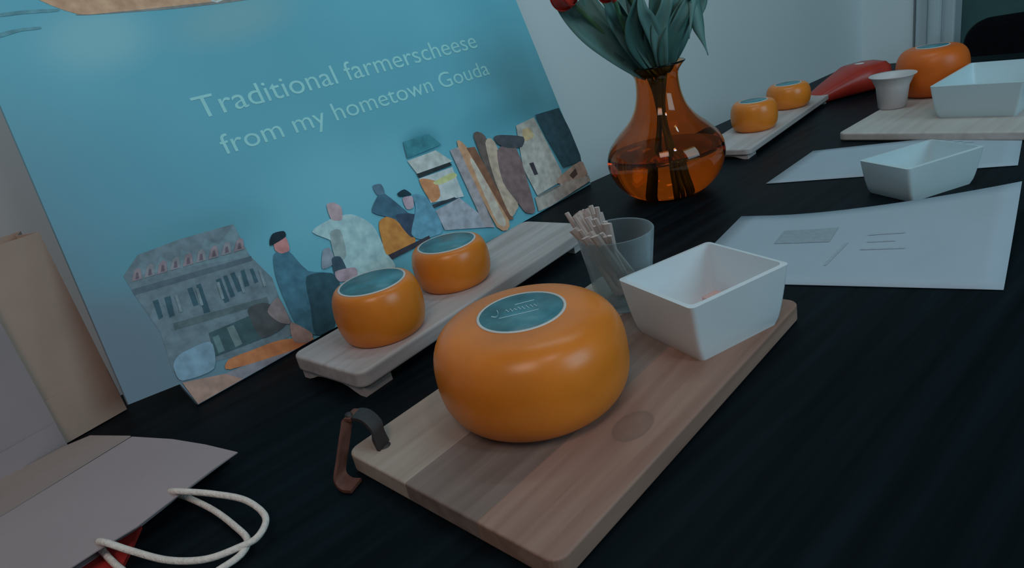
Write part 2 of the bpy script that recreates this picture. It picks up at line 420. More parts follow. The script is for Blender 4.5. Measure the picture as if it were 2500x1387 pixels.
# wheel of cheese and strokes at the top
printed('printed_shadow', [(185, 40), (400, 26), (560, 8), (735, -20), (735, -40), (560, -10), (300, 10)], (92, 96, 98))
printed('printed_cheese_wheel', [(60, -90), (78, -10), (190, 37), (300, 30), (400, 20), (560, 1), (735, -30), (740, -100), (400, -150)], (144, 116, 98))
for q in ([(0, 36), (60, 28), (140, 24), (140, 31), (60, 37), (0, 44)], [(0, 84), (50, 72), (98, 68), (98, 74), (50, 80), (0, 95)]):
    printed('printed_stroke', q, (66, 108, 122))
printed('printed_swirl', [(508, -4), (518, 6), (530, 9), (542, 4), (550, -6), (545, -6), (537, 1), (529, 4), (521, 2), (513, -5)], (130, 160, 170))
# town hall
printed('printed_facade', [(120, 640), (200, 520), (440, 430), (740, 345), (830, 520), (960, 650), (1000, 760), (1100, 950), (1010, 1010), (720, 1100), (400, 1180), (330, 960), (180, 740)], (74, 92, 104), 2)
printed('printed_gable', [(170, 640), (215, 560), (300, 600), (330, 530), (420, 570), (450, 490), (540, 520), (580, 430), (660, 460), (740, 350), (820, 500), (830, 530)], (78, 100, 112), 2)
printed('printed_cornice', [(165, 715), (840, 525), (848, 552), (182, 748)], (58, 74, 86), 2)
printed('printed_cornice', [(400, 905), (930, 755), (942, 787), (410, 945)], (60, 76, 84), 2)
for q in ([(285, 780), (315, 770), (345, 870), (320, 885)], [(350, 760), (385, 750), (410, 860), (380, 875)], [(480, 710), (508, 700), (545, 800), (515, 810)],
          [(530, 690), (555, 680), (610, 840), (575, 850)], [(640, 660), (668, 650), (718, 780), (690, 790)], [(682, 640), (702, 632), (750, 750), (725, 760)],
          [(722, 625), (745, 615), (790, 720), (765, 730)], [(780, 610), (800, 600), (830, 690), (805, 700)], [(832, 600), (850, 595), (880, 670), (860, 680)]):
    printed('printed_window', q, (38, 64, 77), 2)
for i in range(9):
    x0, y0 = 165 + i*72, 672 - i*21
    printed('printed_dormer', [(x0, y0), (x0 + 14, y0 - 62), (x0 + 34, y0 - 80), (x0 + 52, y0 - 74), (x0 + 60, y0 - 18)], (92, 98, 108) if i % 2 else (98, 94, 104), 2)
    printed('printed_window', [(x0 + 22, y0 - 14), (x0 + 26, y0 - 50), (x0 + 38, y0 - 54), (x0 + 44, y0 - 20)], (72, 66, 78), 2)
for i in range(5):
    x0, y0 = 295 + i*118, 868 - i*36
    printed('printed_pier', [(x0 + 112, y0 - 120), (x0 + 128, y0 - 125), (x0 + 158, y0 - 30), (x0 + 142, y0 - 24)], (84, 102, 112), 2)
printed('printed_shopfront', [(600, 960), (860, 850), (900, 990), (640, 1090)], (42, 64, 72), 2)
printed('printed_window', [(700, 930), (740, 915), (790, 1020), (750, 1040)], (76, 96, 102), 2)
printed('printed_window', [(620, 985), (655, 970), (690, 1060), (655, 1075)], (66, 90, 98), 2)
printed('printed_crowd', [(820, 830), (930, 790), (1040, 900), (900, 990)], (52, 58, 63), 2)
printed('printed_crowd', [(930, 840), (990, 760), (1060, 900), (1000, 900)], (96, 92, 97), 2)
printed('printed_van', [(400, 1150), (430, 1085), (560, 1020), (620, 1020), (630, 1160), (450, 1230)], (88, 116, 136), 2)
printed('printed_pavement', [(450, 1240), (690, 1190), (900, 1120), (1100, 1050), (1090, 1085), (540, 1362)], (122, 103, 98), 2)
printed('printed_pavement', [(690, 1190), (850, 1120), (1090, 1060), (800, 1230)], (98, 102, 114), 2)
printed('printed_cheese_rack', [(710, 1110), (860, 1050), (1000, 1000), (1190, 985), (1100, 1060), (720, 1165)], (150, 92, 62), 2)
# porter in a long coat
printed('printed_person', [(965, 520), (1050, 500), (1160, 610), (1330, 640), (1310, 900), (1210, 970), (1100, 920), (1030, 780), (980, 650)], (47, 84, 104), 2)
printed('printed_person', [(1150, 640), (1330, 640), (1310, 920), (1200, 970), (1170, 800)], (30, 57, 70), 2)
printed('printed_face', [(968, 450), (1030, 420), (1055, 490), (1012, 512), (975, 495)], (142, 98, 102), 2)
printed('printed_hat', [(942, 440), (960, 400), (1020, 385), (1032, 418), (950, 468)], (15, 28, 38), 2)
printed('printed_legs', [(1060, 900), (1180, 960), (1170, 1020), (1080, 1010)], (110, 97, 97), 2)
# pale figures
printed('printed_person', [(1180, 390), (1280, 320), (1400, 290), (1520, 350), (1600, 500), (1650, 600), (1450, 650), (1340, 600), (1300, 450)], (116, 150, 165), 2)
printed('printed_person', [(1280, 400), (1340, 380), (1375, 520), (1320, 560)], (102, 122, 128), 2)
printed('printed_face', [(1262, 240), (1300, 225), (1345, 250), (1350, 320), (1292, 322)], (126, 116, 126), 2)
printed('printed_person', [(1240, 500), (1280, 480), (1310, 560), (1240, 600)], (96, 110, 126), 2)
printed('printed_person', [(1290, 545), (1340, 530), (1380, 620), (1320, 655)], (40, 60, 75), 2)
printed('printed_hand', [(1310, 615), (1420, 590), (1435, 640), (1340, 672)], (120, 110, 124), 2)
# men with a barrow of cheeses
printed('printed_cheese_pile', [(1560, 330), (1640, 300), (1740, 400), (1760, 450), (1610, 522), (1570, 420)], (160, 98, 52), 2)
printed('printed_person', [(1550, 190), (1590, 175), (1720, 280), (1800, 380), (1740, 420), (1650, 320), (1520, 280)], (46, 76, 96), 2)
printed('printed_face', [(1522, 132), (1568, 120), (1590, 170), (1550, 182)], (62, 88, 108), 2)
printed('printed_person', [(1650, 300), (1760, 290), (1820, 390), (1740, 420)], (40, 55, 75), 2)
printed('printed_person', [(1750, 180), (1830, 200), (1920, 380), (1800, 430), (1740, 400), (1765, 260)], (70, 114, 138), 2)
printed('printed_face', [(1690, 200), (1745, 190), (1752, 250), (1715, 262)], (130, 120, 135), 2)
printed('printed_hat', [(1660, 175), (1700, 150), (1742, 180), (1680, 192)], (20, 40, 52), 2)
printed('printed_barrow', [(1610, 520), (1840, 410), (1850, 435), (1630, 545)], (40, 40, 50), 2)
# market stalls on the right
printed('printed_stall_floor', [(560, 960), (760, 850), (950, 1000), (1000, 1100), (640, 1125)], (115, 124, 138), 3)
printed('printed_stall_roof', [(285, 380), (500, 310), (610, 400), (320, 520)], (45, 98, 113), 3)
printed('printed_stall_panel', [(320, 540), (560, 450), (700, 540), (420, 670)], (134, 148, 149), 3)
printed('printed_stall_panel', [(420, 690), (700, 590), (800, 840), (520, 895)], (138, 163, 170), 3)
printed('printed_goods', [(420, 700), (560, 710), (600, 830), (530, 890)], (180, 100, 74), 3)
printed('printed_goods', [(540, 720), (700, 640), (740, 670), (600, 740)], (165, 158, 110), 3)
printed('printed_bar', [(400, 650), (680, 550), (700, 575), (420, 685)], (30, 38, 42), 3)
printed('printed_bar', [(530, 910), (720, 845), (740, 860), (545, 940)], (36, 46, 56), 3)
printed('printed_house', [(1240, 240), (1390, 170), (1460, 300), (1620, 620), (1640, 700), (1420, 830), (1300, 600)], (128, 132, 132), 3)
printed('printed_post', [(680, 450), (760, 420), (1060, 1100), (980, 1100)], (116, 116, 125), 3)
printed('printed_person', [(750, 420), (830, 430), (1180, 1040), (1080, 1100)], (158, 112, 92), 3)
printed('printed_person', [(860, 560), (900, 560), (1150, 1040), (1080, 1060)], (158, 136, 132), 3)
printed('printed_person', [(880, 330), (980, 330), (1110, 720), (1060, 760)], (72, 66, 66), 3)
printed('printed_post', [(820, 430), (890, 420), (1220, 1030), (1180, 1040)], (92, 66, 54), 3)
printed('printed_person', [(980, 390), (1060, 380), (1250, 880), (1240, 960), (1190, 1000), (1060, 700)], (134, 125, 116), 3)
printed('printed_person', [(1080, 450), (1240, 430), (1400, 940), (1330, 980), (1260, 900), (1130, 720)], (88, 77, 81), 3)
printed('printed_hat', [(1050, 345), (1100, 320), (1300, 335), (1290, 420), (1170, 430), (1090, 400)], (50, 56, 64), 3)
printed('printed_goods', [(1290, 280), (1350, 260), (1390, 330), (1320, 370)], (158, 126, 102), 3)
printed('printed_window', [(1350, 560), (1385, 550), (1425, 650), (1395, 660)], (45, 43, 53), 3)
printed('printed_roof', [(1400, 150), (1600, 90), (1700, 280), (1805, 480), (1790, 540), (1640, 590), (1490, 330)], (38, 62, 75), 3)
printed('printed_shop', [(1580, 700), (1780, 540), (1870, 640), (1640, 730)], (125, 112, 106), 3)
printed('printed_window', [(1690, 660), (1740, 600), (1760, 650), (1720, 690)], (60, 52, 50), 3)
printed('printed_pavement', [(1400, 850), (1620, 730), (1870, 650), (1895, 690), (1550, 965), (1430, 965)], (122, 122, 122), 3)
printed('printed_kerb', [(1420, 830), (1610, 735), (1620, 750), (1430, 850)], (88, 94, 98), 3)

def text_part(name, s, x0, x1, y, h, mat, parent, z):
    cu = bpy.data.curves.new(name, 'FONT'); cu.body = s; cu.size = 1.0; cu.resolution_u = 4; cu.offset = 0.0
    o = bpy.data.objects.new(name, cu); COL.objects.link(o)
    me = bpy.data.meshes.new_from_object(o.evaluated_get(bpy.context.evaluated_depsgraph_get()))
    bpy.data.objects.remove(o); bpy.data.curves.remove(cu)
    xs = [v.co.x for v in me.vertices]; a, b = min(xs), max(xs)
    for v in me.vertices:
        v.co = Vector((x0 + (v.co.x - a)/(b - a)*(x1 - x0), y + v.co.y*h, z))
    me.materials.clear()
    bm = bmesh.new(); bm.from_mesh(me); bm.normal_update()
    for f in bm.faces:
        if f.normal.z < 0: f.normal_flip()
    bm.to_mesh(me); bm.free(); return link(name, me, mat, parent)
TXT = pmat('poster_lettering', ink((106, 156, 174)), 0.5, 0.06, 30, spec=0.3)
text_part('lettering', 'Traditional farmerscheese', 0.152, 0.643, 0.2925, 0.0375, TXT, poster, 0.0004)
text_part('lettering', 'from my hometown Gouda', 0.160, 0.645, 0.2455, 0.0345, TXT, poster, 0.0004)

# ------------------------------------------------------------------ big serving board with leather strap
BL_, BF_, BR_ = at_z(842, 1112, .018), at_z(1360, 1372, .018), at_z(1947, 736, .018)
ex = (BR_ - BF_); ANG_B = math.atan2(ex[1], ex[0]); LB = float(np.linalg.norm(ex)); WB = 0.2235
board = thing('serving_board', 'large acacia serving board with leather strap, under the biggest cheese', 'serving board', (BF_[0], BF_[1], 0), ANG_B)
EX = np.array([math.cos(ANG_B), math.sin(ANG_B), 0]); EY = np.array([-EX[1], EX[0], 0])
def bloc(p): q = np.array(p, float) - np.array([BF_[0], BF_[1], 0]); return np.array([q @ EX, q @ EY, q[2]])
outl = rrect(-.002, -.002, LB + .002, WB + .004, 0.011)
kn = bloc(at_z(1545, 1040, .018))
M['stave_c'] = wood('stave_rose_knot', (0.28, 0.155, 0.115), (0.40, 0.25, 0.195), knot=(float(kn[0]), float(kn[1]), 0.0155))
cuts = [-.002, float(bloc(at_z(1165, 1273, .018))[1]), float(bloc(at_z(978, 1188, .018))[1]), WB + .004]
for i, mt in enumerate(('stave_c', 'stave_b', 'stave_a')):
    ya, yb = cuts[i] + (0.00006 if i else 0), cuts[i+1] - (0.00006 if i < 2 else 0)
    bmw = prism(clip_x(outl, ya, yb), 0.0012, 0.018, 0.0018, 3, skip=([ya] if i else []) + ([yb] if i < 2 else []))
    from_bm('stave', bmw, M[mt], board)
# strap through the hole at the corner
hole = bloc(at_z(938, 1088, .018))
pts = [hole + (0, 0, -0.004), hole + (-.001, .002, .010)]
for (x, y, z) in ((918, 1040, .034), (893, 1016, .040), (868, 1012, .040), (850, 1022, .036)):
    pts.append(bloc(at_z(x, y, z)))
rib_side = bloc(at_z(960, 1060, .03)) - bloc(at_z(935, 1090, .03))
ribbon('strap', smooth_path(pts, 6), 0.0150, 0.0028, (0.9, 0.35, 0), M['leatherdark'], board)
pts = [bloc(at_z(x, y, z)) for (x, y, z) in ((868, 1014, .040), (850, 1016, .040), (844, 1050, .033), (836, 1110, .018), (830, 1160, .006), (845, 1182, .0025), (870, 1186, .0025))]
ribbon('strap', smooth_path(pts, 6), 0.0150, 0.0028, (0.9, 0.35, 0), M['leather'], board)
kp = bloc(at_z(852, 1016, .041)); lathe('rivet', [(0, .003), (.003, .0025), (.0035, 0), (.0035, -.003), (0, -.004)], M['leatherdark'], board, 12, tuple(kp))
lathe('strap_hole', [(0, .0002), (.0055, .0002), (.0055, 0)], M['leatherdark'], board, 16, tuple(hole))

# ------------------------------------------------------------------ cheeses
def cheese(name, label, loc, R, h, mat, group=None, lab=0.46, marks=False, rot=0.0, k=0.5, p=2.6):
    t = thing(name, label, 'cheese', loc, rot, group)
    prof = [(0, 0)]
    for a in np.linspace(-math.pi/2, math.pi/2, 26):
        c, s = math.cos(a), math.sin(a)
        prof.append((R*(k + (1 - k)*max(c, 0)**(2/p)), h/2 + h/2*math.copysign(abs(s)**(2/p), s)))
    prof.append((0, h))
    lathe('wax_rind', prof, mat, t, 64)
    r = R*lab
    if r > R*k: raise ValueError('label wider than the flat top')
    lathe('label_border', [(r*0.94, h + .0001), (r*0.94, h + .0009), (r, h + .0007), (r, h + .0001)], M['labelrim'], t, 48)
    lb = lathe('label', [(0, h + .0007), (r*0.945, h + .0007), (r*0.945, h + .0001), (0, h + .0001)], M['label'], t, 48)
    if marks:
        rng = random.Random(3)
        ca = -ANG_L
        def stroke(P, w):
            P = [np.array([x*r, y*r, h + .0010]) for x, y in P]
            ribbon('script', smooth_path(P, 5), w, 0.0003, (0.3, 1, 0), M['labelink'], lb)
        stroke([(-.52, .30), (-.50, .10), (-.56, -.05), (-.66, .02)], .0012)
        P = []
        for i in range(18): P.append((-.36 + i*.045, .12 + (.10 if i % 2 else -.06)*rng.uniform(.5, 1.1)))
        stroke(P, .0011)
        stroke([(-.1, .38), (.1, .40), (.34, .42)], .0010)
        stroke([(-.50, -.16), (-.2, -.15), (.2, -.14), (.38, -.12)], .0008)
    return t
ANG_L = 0.0
cheese('gouda_wheel', 'largest orange waxed cheese wheel with round teal label, on the strapped board', (0.0024, 0.481, 0.018), 0.0801, 0.0842, M['wax'], 'waxed cheese wheels', 0.46, True)

# ------------------------------------------------------------------ footed white boards with small cheeses
def footed_board(name, label, loc, rot, L, Wd, ztop, group):
    t = thing(name, label, 'serving board', loc, rot, group)
    th = 0.62*ztop
    from_bm('plank', prism(rrect(0, 0, L, Wd, 0.012), ztop - th, ztop, 0.003, 3), M['whitewood'], t)
    for x0 in (0.004, L - 0.040):
        # cross foot with an arched underside
        prof = []
        n = 12
        for i in range(n + 1):
            y = 0.006 + (Wd - 0.012)*i/n; u_ = abs(i/n - .5)*2
            prof.append((y, (ztop - th)*0.75*max(0.0, 1 - u_**4.0/0.30) if u_ < 0.74 else 0.0))
        V, F = [], []
        for x in (x0, x0 + 0.036):
            for y, z in prof: V.append((x, y, z))
            for y, z in prof: V.append((x, y, ztop - th + 0.0005))
        m = n + 1
        for i in range(n):
            F += [(i, i+1, m+i+1, m+i), (2*m+i, 3*m+i, 3*m+i+1, 2*m+i+1), (i, 2*m+i, 2*m+i+1, i+1)]
        F += [(0, m, 3*m, 2*m), (n, 2*m+n, 3*m+n, m+n)]
        bm = bmesh.new(); vs = [bm.verts.new(q) for q in V]
        for f in F: bm.faces.new([vs[i] for i in f])
        from_bm('foot', bm, M['whitewood'], t)
    return t
E2 = np.array([0.69, 0.724, 0]); P2 = np.array([-0.724, 0.69, 0]); ANG2 = math.atan2(E2[1], E2[0])
o2 = E2*0.303 + P2*0.518
footed_board('footed_board', 'long whitewashed footed board in front of the poster, holding two small cheeses', (o2[0], o2[1], 0), ANG2, 0.425, 0.122, 0.03, 'whitewashed footed boards')
cheese('small_cheese', 'small orange cheese wheel near the front end of the whitewashed board by the poster', (-0.1472, 0.6694, 0.03), 0.049, 0.0590, M['wax'], 'waxed cheese wheels', 0.76, k=0.78, p=2.1)
cheese('small_cheese', 'small orange cheese wheel behind another on the whitewashed board by the poster', (-0.068, 0.7752, 0.03), 0.0485, 0.0515, M['wax'], 'waxed cheese wheels', 0.76, k=0.78, p=2.1)

c3, c4 = np.array([0.5349, 1.2776, 0]), np.array([0.668, 1.4114, 0])
e3 = (c4 - c3)/np.linalg.norm(c4 - c3); p3 = np.array([-e3[1], e3[0], 0])
o3 = c3 - e3*0.150 - p3*0.050
footed_board('footed_board', 'far whitewashed footed board right of the amber vase, holding two small cheeses', (o3[0], o3[1], 0), math.atan2(e3[1], e3[0]), 0.475, 0.106, 0.02, 'whitewashed footed boards')
cheese('small_cheese', 'small orange cheese wheel just right of the amber vase', (c3[0], c3[1], 0.02), 0.044, 0.0548, M['wax'], 'waxed cheese wheels', 0.6, k=0.70, p=2.2)
cheese('small_cheese', 'small orange cheese wheel beside the red cheese at the far board end', (c4[0], c4[1], 0.02), 0.0447, 0.0489, M['wax'], 'waxed cheese wheels', 0.6, k=0.70, p=2.2)

# ------------------------------------------------------------------ bowls
def bowl(name, label, loc, rot, lx, ly, h, mat, group=None, bx=0.80, by=0.86, wall=0.004):
    t = thing(name, label, 'bowl', loc, rot, group)
    def ring(sx, sy, r, z): return [(x, y, z) for x, y in rrect(-sx/2, -sy/2, sx/2, sy/2, r, 5)]
    rings = []
    n = 9
    for i in range(n):
        u_ = i/(n - 1); f = u_**0.62
        rings.append(ring(lx*(bx + (1-bx)*f), ly*(by + (1-by)*f), 0.005, h*u_ + 0.0))
    rings.insert(0, ring(lx*bx - .008, ly*by - .008, 0.006, 0.0005))
    inner = []
    for i in reversed(range(n)):
        u_ = i/(n - 1); f = u_**0.62
        inner.append(ring(lx*(bx + (1-bx)*f) - 2*wall, ly*(by + (1-by)*f) - 2*wall, 0.006, max(h*u_, 0.004) + (0.0006 if i == n-1 else 0)))
    rings += inner
    V, F = [], []; m = len(rings[0])
    for r in rings: V += r
    for i in range(len(rings) - 1):
        for j in range(m): F.append((i*m + j, i*m + (j+1) % m, (i+1)*m + (j+1) % m, (i+1)*m + j))
    F.append(tuple(reversed(range(m)))); F.append(tuple((len(rings)-1)*m + j for j in range(m)))
    bm = bmesh.new(); vs = [bm.verts.new(v) for v in V]
    for f in F: bm.faces.new([vs[i] for i in f])
    o = from_bm('basin', bm, mat, t, None, True)
    o.data.set_sharp_from_angle(angle=math.radians(50))
    return t
bowl('square_bowl', 'white ceramic square bowl on the strapped board beside the largest cheese', (0.169, 0.542, 0.018), math.atan2(.40, .92), 0.113, 0.100, 0.057, M['ceramic'], 'white bowls')
cc = thing('cheese_cube', 'small pinkish cheese cube lying in the white bowl', 'cheese', tuple(at_z(1745, 722, .0345)[:2]) + (0.0225,), 0.5)
from_bm('piece', box_bm(-.010, -.008, 0, .010, .008, .013, .0015), M['cheese'], cc)
bowl('square_bowl', 'bluish white bowl on the table behind the printed paper sheet', (0.562, 0.822, 0.0), math.radians(12), 0.120, 0.082, 0.047, M['ceramic2'], 'white bowls')

# ------------------------------------------------------------------ tumbler with wooden sticks
gx, gy = at_z(1527, 738, .018)[:2]
tum = thing('tumbler', 'clear glass tumbler full of wooden picks behind the white bowl', 'glass', (gx, gy, 0.0182))
gp = [(0, 0), (.027, 0), (.0295, .003), (.0335, .040), (.0395, .080), (.0385, .0815), (.0372, .080), (.0312, .040), (.0270, .008), (0, .007)]
lathe('vessel', gp, M['clear'], tum, 40)
rng = random.Random(11)
for i in range(30):
    a = rng.uniform(0, 6.28); r0 = rng.uniform(.002, .019)
    b0 = np.array([gx + .005 + r0*math.cos(a), gy + r0*math.sin(a), 0.0182 + 0.011])
    aim = math.pi + rng.uniform(-1.25, 1.25)
    rt = rng.uniform(.012, .035)
    ctr = np.array([gx, gy, 0.0182 + .077])
    t0 = ctr + np.array([rt*math.cos(aim), rt*math.sin(aim), 0])
    d = t0 - b0; d /= np.linalg.norm(d); Ls = rng.uniform(.088, .106)
    if i < 20: P = [b0, b0 + d*Ls*.5, b0 + d*Ls]; w = .0026
    else: P = [b0, b0 + d*Ls*.5, b0 + d*Ls*1.0]; w = .0050
    o = sweep('wooden_pick', P, w, .0011, M['stick'], None, 6, (0.3, 1, 0.2), False)
    tag(o, 'slim pale wooden pick standing in the glass tumbler' if i < 20 else 'broad flat wooden stirrer standing in the glass tumbler', 'wooden pick',
        'slim picks in the tumbler' if i < 20 else 'broad stirrers in the tumbler')

# ------------------------------------------------------------------ amber vase and tulips
VX, VY = 0.2895, 1.050
vase = thing('vase', 'round-bellied amber glass vase with narrow neck holding tulips', 'vase', (VX, VY, 0.0))
outer = [(0, 0.001), (.040, 0.001), (.056, .003), (.072, .014), (.086, .032), (.0945, .054), (.0955, .072), (.089, .092), (.073, .112),
         (.055, .130), (.043, .148), (.0365, .168), (.034, .188), (.0345, .204), (.041, .214), (.047, .220)]
inner = [(r - .0026 if r > .01 else r, z + (.0005 if z > .02 else .004)) for r, z in outer[1:]]
inner[-1] = (.0452, .2215)
outer = [(r*0.985, z*.935) for r, z in outer]; inner = [(r*0.985, z*.935) for r, z in inner]
body = smooth_path([(r, z, 0) for r, z in outer], 3); ib = smooth_path([(r, z, 0) for r, z in inner], 3)
vp_ = [(max(float(p[0]), 0), float(p[1])) for p in body] + [(max(float(p[0]), 0), float(p[1])) for p in reversed(ib)] + [(0, float(ib[0][1]))]
lathe('vessel', vp_, M['amber'], vase, 56)

wl = [(float(p[0]) + .0006, float(p[1])) for p in ib if p[1] < .078]
wl = [(0, wl[0][1] - .0006)] + [(r, z - .0002) for r, z in wl] + [(wl[-1][0] - .002, wl[-1][1]), (0, wl[-1][1] - .0003)]
lathe('water', wl, M['water'], vase, 56)
def leaf(name, P, wmax, mat, parent, side=(1, 0, 0), fold=0.25, tipw=0.08):
    P = smooth_path(P, 6); n = len(P); V, F = [], []
    side = np.array(side, float)
    for i in range(n):
        t = P[min(i+1, n-1)] - P[max(i-1, 0)]; t /= np.linalg.norm(t)
        s = side - t*(side @ t); s /= np.linalg.norm(s); w = np.cross(s, t); u_ = i/(n-1)
        wd = wmax*(0.25 + 0.75*math.sin(math.pi*min(1, u_*1.05)**0.8)**0.8 if u_ < .95 else 0.25)*(1 if u_ < .8 else max(tipw, (1-u_)/.2))
        for k in (-1, -.5, 0, .5, 1): V.append(P[i] + s*wd*k/2 + w*abs(k)*wd*fold)
    for i in range(n-1):
        for k in range(4): F.append((i*5+k, i*5+k+1, (i+1)*5+k+1, (i+1)*5+k))
    o = mesh(name, V, F, mat, parent, None, True)
    so = o.modifiers.new('thickness', 'SOLIDIFY'); so.thickness = 0.0012
    return o
def vpt(x, y, dy=0.0): return at_y(x, y, VY + dy)
def tulip(label, path, leaves):
    t = thing('tulip', label, 'flower', (0, 0, 0), 0, 'red tulips in the amber vase')
    P = smooth_path(path, 6)
    sweep('stem', P, .0032, .0032, M['stem'], t, 8, (0.1, 1, 0.1))
    top = P[-1]; d = P[-1] - P[-3]; d /= np.linalg.norm(d)
    s = np.cross(d, (0, 1, 0.1)); s /= np.linalg.norm(s); w = np.cross(s, d)
    for k in range(6):
        a = k*math.pi/3 + .3; out = s*math.cos(a) + w*math.sin(a); r = .011 if k % 2 else .012
        tang = np.cross(d, out)
        leaf('petal', [top - d*.001 + out*.002, top + d*.010 + out*r*1.2, top + d*.026 + out*r*1.35, top + d*.042 + out*r*.75], .021, M['petal'], t, tang, 0.12, 0.3)
    for lp, wd, mt, sd in leaves: leaf('leaf', lp, wd, M[mt], t, sd)
    return t
neck = lambda dx, dy=0.0: np.array([VX + dx, VY + dy, .192])
def base(dx, dy=0.0): return np.array([VX + dx, VY + dy, .012])
def low(dx, dy=0.0): return np.array([VX + dx, VY + dy, .12])
V3 = lambda x, y, dy: vpt(x, y, dy)
fx = (1, 0, 0)
tulip('red tulip leaning far left, its head beside the poster edge', [base(.03, .01), low(.004), neck(-.012, -.006), V3(1490, 95, -.03), V3(1398, 8, -.06)],
      [([neck(-.018, -.012), V3(1490, 118, -.03), V3(1425, 65, -.04), V3(1372, 5, -.045), V3(1340, -60, -.05)], .040, 'leaf2', (0.7, .2, .7)),
       ([neck(-.014, 0), V3(1510, 105, .0), V3(1450, 30, .01), V3(1400, -60, .02)], .034, 'leaf', (0.8, .1, .6))])
tulip('red tulip left of centre, head cut by the top of the photo', [base(.02, -.02), low(0), neck(-.008, .01), V3(1530, 80, -.05), V3(1498, -6, -.09)],
      [([neck(-.010, -.016), V3(1535, 100, -.03), V3(1505, 40, -.05), V3(1470, -40, -.06)], .030, 'leaf', (.9, .2, .3)),
       ([neck(-.004, .012), V3(1545, 90, .03), V3(1525, 20, .04), V3(1520, -70, .05)], .030, 'leaf2', fx)])
tulip('red tulip near the centre of the bunch above the vase neck', [base(-.02, .02), low(-.004), neck(-.002, -.010), V3(1570, 60, -.02), V3(1560, -60, -.03)],
      [([neck(.0, -.02), V3(1568, 105, -.04), V3(1556, 50, -.055), V3(1540, -10, -.06), V3(1545, -70, -.06)], .028, 'leaf2', (.9, .2, .1)),
       ([neck(.002, -.018), V3(1590, 95, -.045), V3(1600, 30, -.06), V3(1585, -50, -.07)], .026, 'leaf', fx)])
tulip('red tulip upright at the back of the bunch', [base(-.03, 0), low(-.002, .004), neck(.004, .014), V3(1610, 50, .03), V3(1615, -80, .04)],
      [([neck(.004, .014), V3(1605, 90, .03), V3(1630, 10, .04), V3(1640, -70, .05)], .032, 'leaf', fx),
       ([neck(.008, -.012), V3(1612, 110, -.03), V3(1622, 55, -.04), V3(1650, 5, -.05), V3(1660, -60, -.05)], .028, 'leaf2', (.9, .3, -.2))])
tulip('red tulip leaning right with a drooping blue-green leaf', [base(.0, -.03), low(.004), neck(.012, -.004), V3(1650, 60, .0), V3(1690, -70, .0)],
      [([neck(.016, -.008), V3(1645, 95, -.02), V3(1670, 20, -.03), V3(1685, -20, -.03), V3(1700, 25, -.035), V3(1712, 80, -.04), V3(1728, 135, -.04)], .030, 'leaf2', (.95, .25, .1)),
       ([neck(.014, .004), V3(1655, 80, .01), V3(1668, 20, .02), V3(1680, -60, .03)], .034, 'leaf', (.95, .2, -.1))])
tulip('red tulip on the right side with broad dark leaves', [base(.015, .025), low(.006, .004), neck(.014, .010), V3(1640, 70, .03), V3(1650, -90, .04)],
      [([neck(.015, .008), V3(1660, 60, .04), V3(1700, 10, .05), V3(1720, -50, .05)], .036, 'leaf', fx),
       ([neck(.010, -.018), V3(1630, 100, -.04), V3(1660, 40, -.06), V3(1690, 0, -.065), V3(1682, 95, -.07)], .018, 'leaf2', fx)])

tulip('red tulip at the front of the bunch with a pale twisted leaf', [base(.01, -.03), low(.0, -.004), neck(.0, -.016), V3(1575, 70, -.05), V3(1530, -25, -.07)],
      [([neck(-.006, -.018), V3(1550, 112, -.05), V3(1538, 60, -.07), V3(1552, 10, -.08), V3(1575, -50, -.08)], .026, 'leaf', (.9, .3, .2)),
       ([neck(.006, -.020), V3(1600, 100, -.05), V3(1580, 50, -.07), V3(1565, 20, -.08), V3(1560, -50, -.08)], .022, 'leaf2', (.9, .3, -.1))])
tulip('red tulip between the left flowers, its head at the photo edge', [base(-.01, .03), low(-.002, .004), neck(-.012, .004), V3(1515, 70, .02), V3(1455, -25, .03)],
      [([neck(-.016, -.004), V3(1515, 118, -.02), V3(1465, 60, -.01), V3(1430, 0, .0), V3(1420, -60, .0)], .036, 'leaf', (.8, .2, .6)),
       ([neck(-.008, -.016), V3(1545, 115, -.04), V3(1515, 70, -.05), V3(1490, 30, -.06), V3(1480, -30, -.06)], .028, 'leaf2', (.9, .2, .4))])
tulip('red tulip at the right front with a narrow leaf', [base(.025, -.01), low(.005, -.003), neck(.010, -.014), V3(1630, 60, -.03), V3(1640, -70, -.04)],
      [([neck(.012, -.016), V3(1625, 118, -.04), V3(1640, 70, -.05), V3(1665, 20, -.05), V3(1690, -40, -.05)], .034, 'leaf', (.95, .3, -.1)),
       ([neck(.006, -.020), V3(1610, 112, -.05), V3(1608, 60, -.06), V3(1625, 10, -.07), V3(1630, -50, -.07)], .024, 'leaf2', fx)])

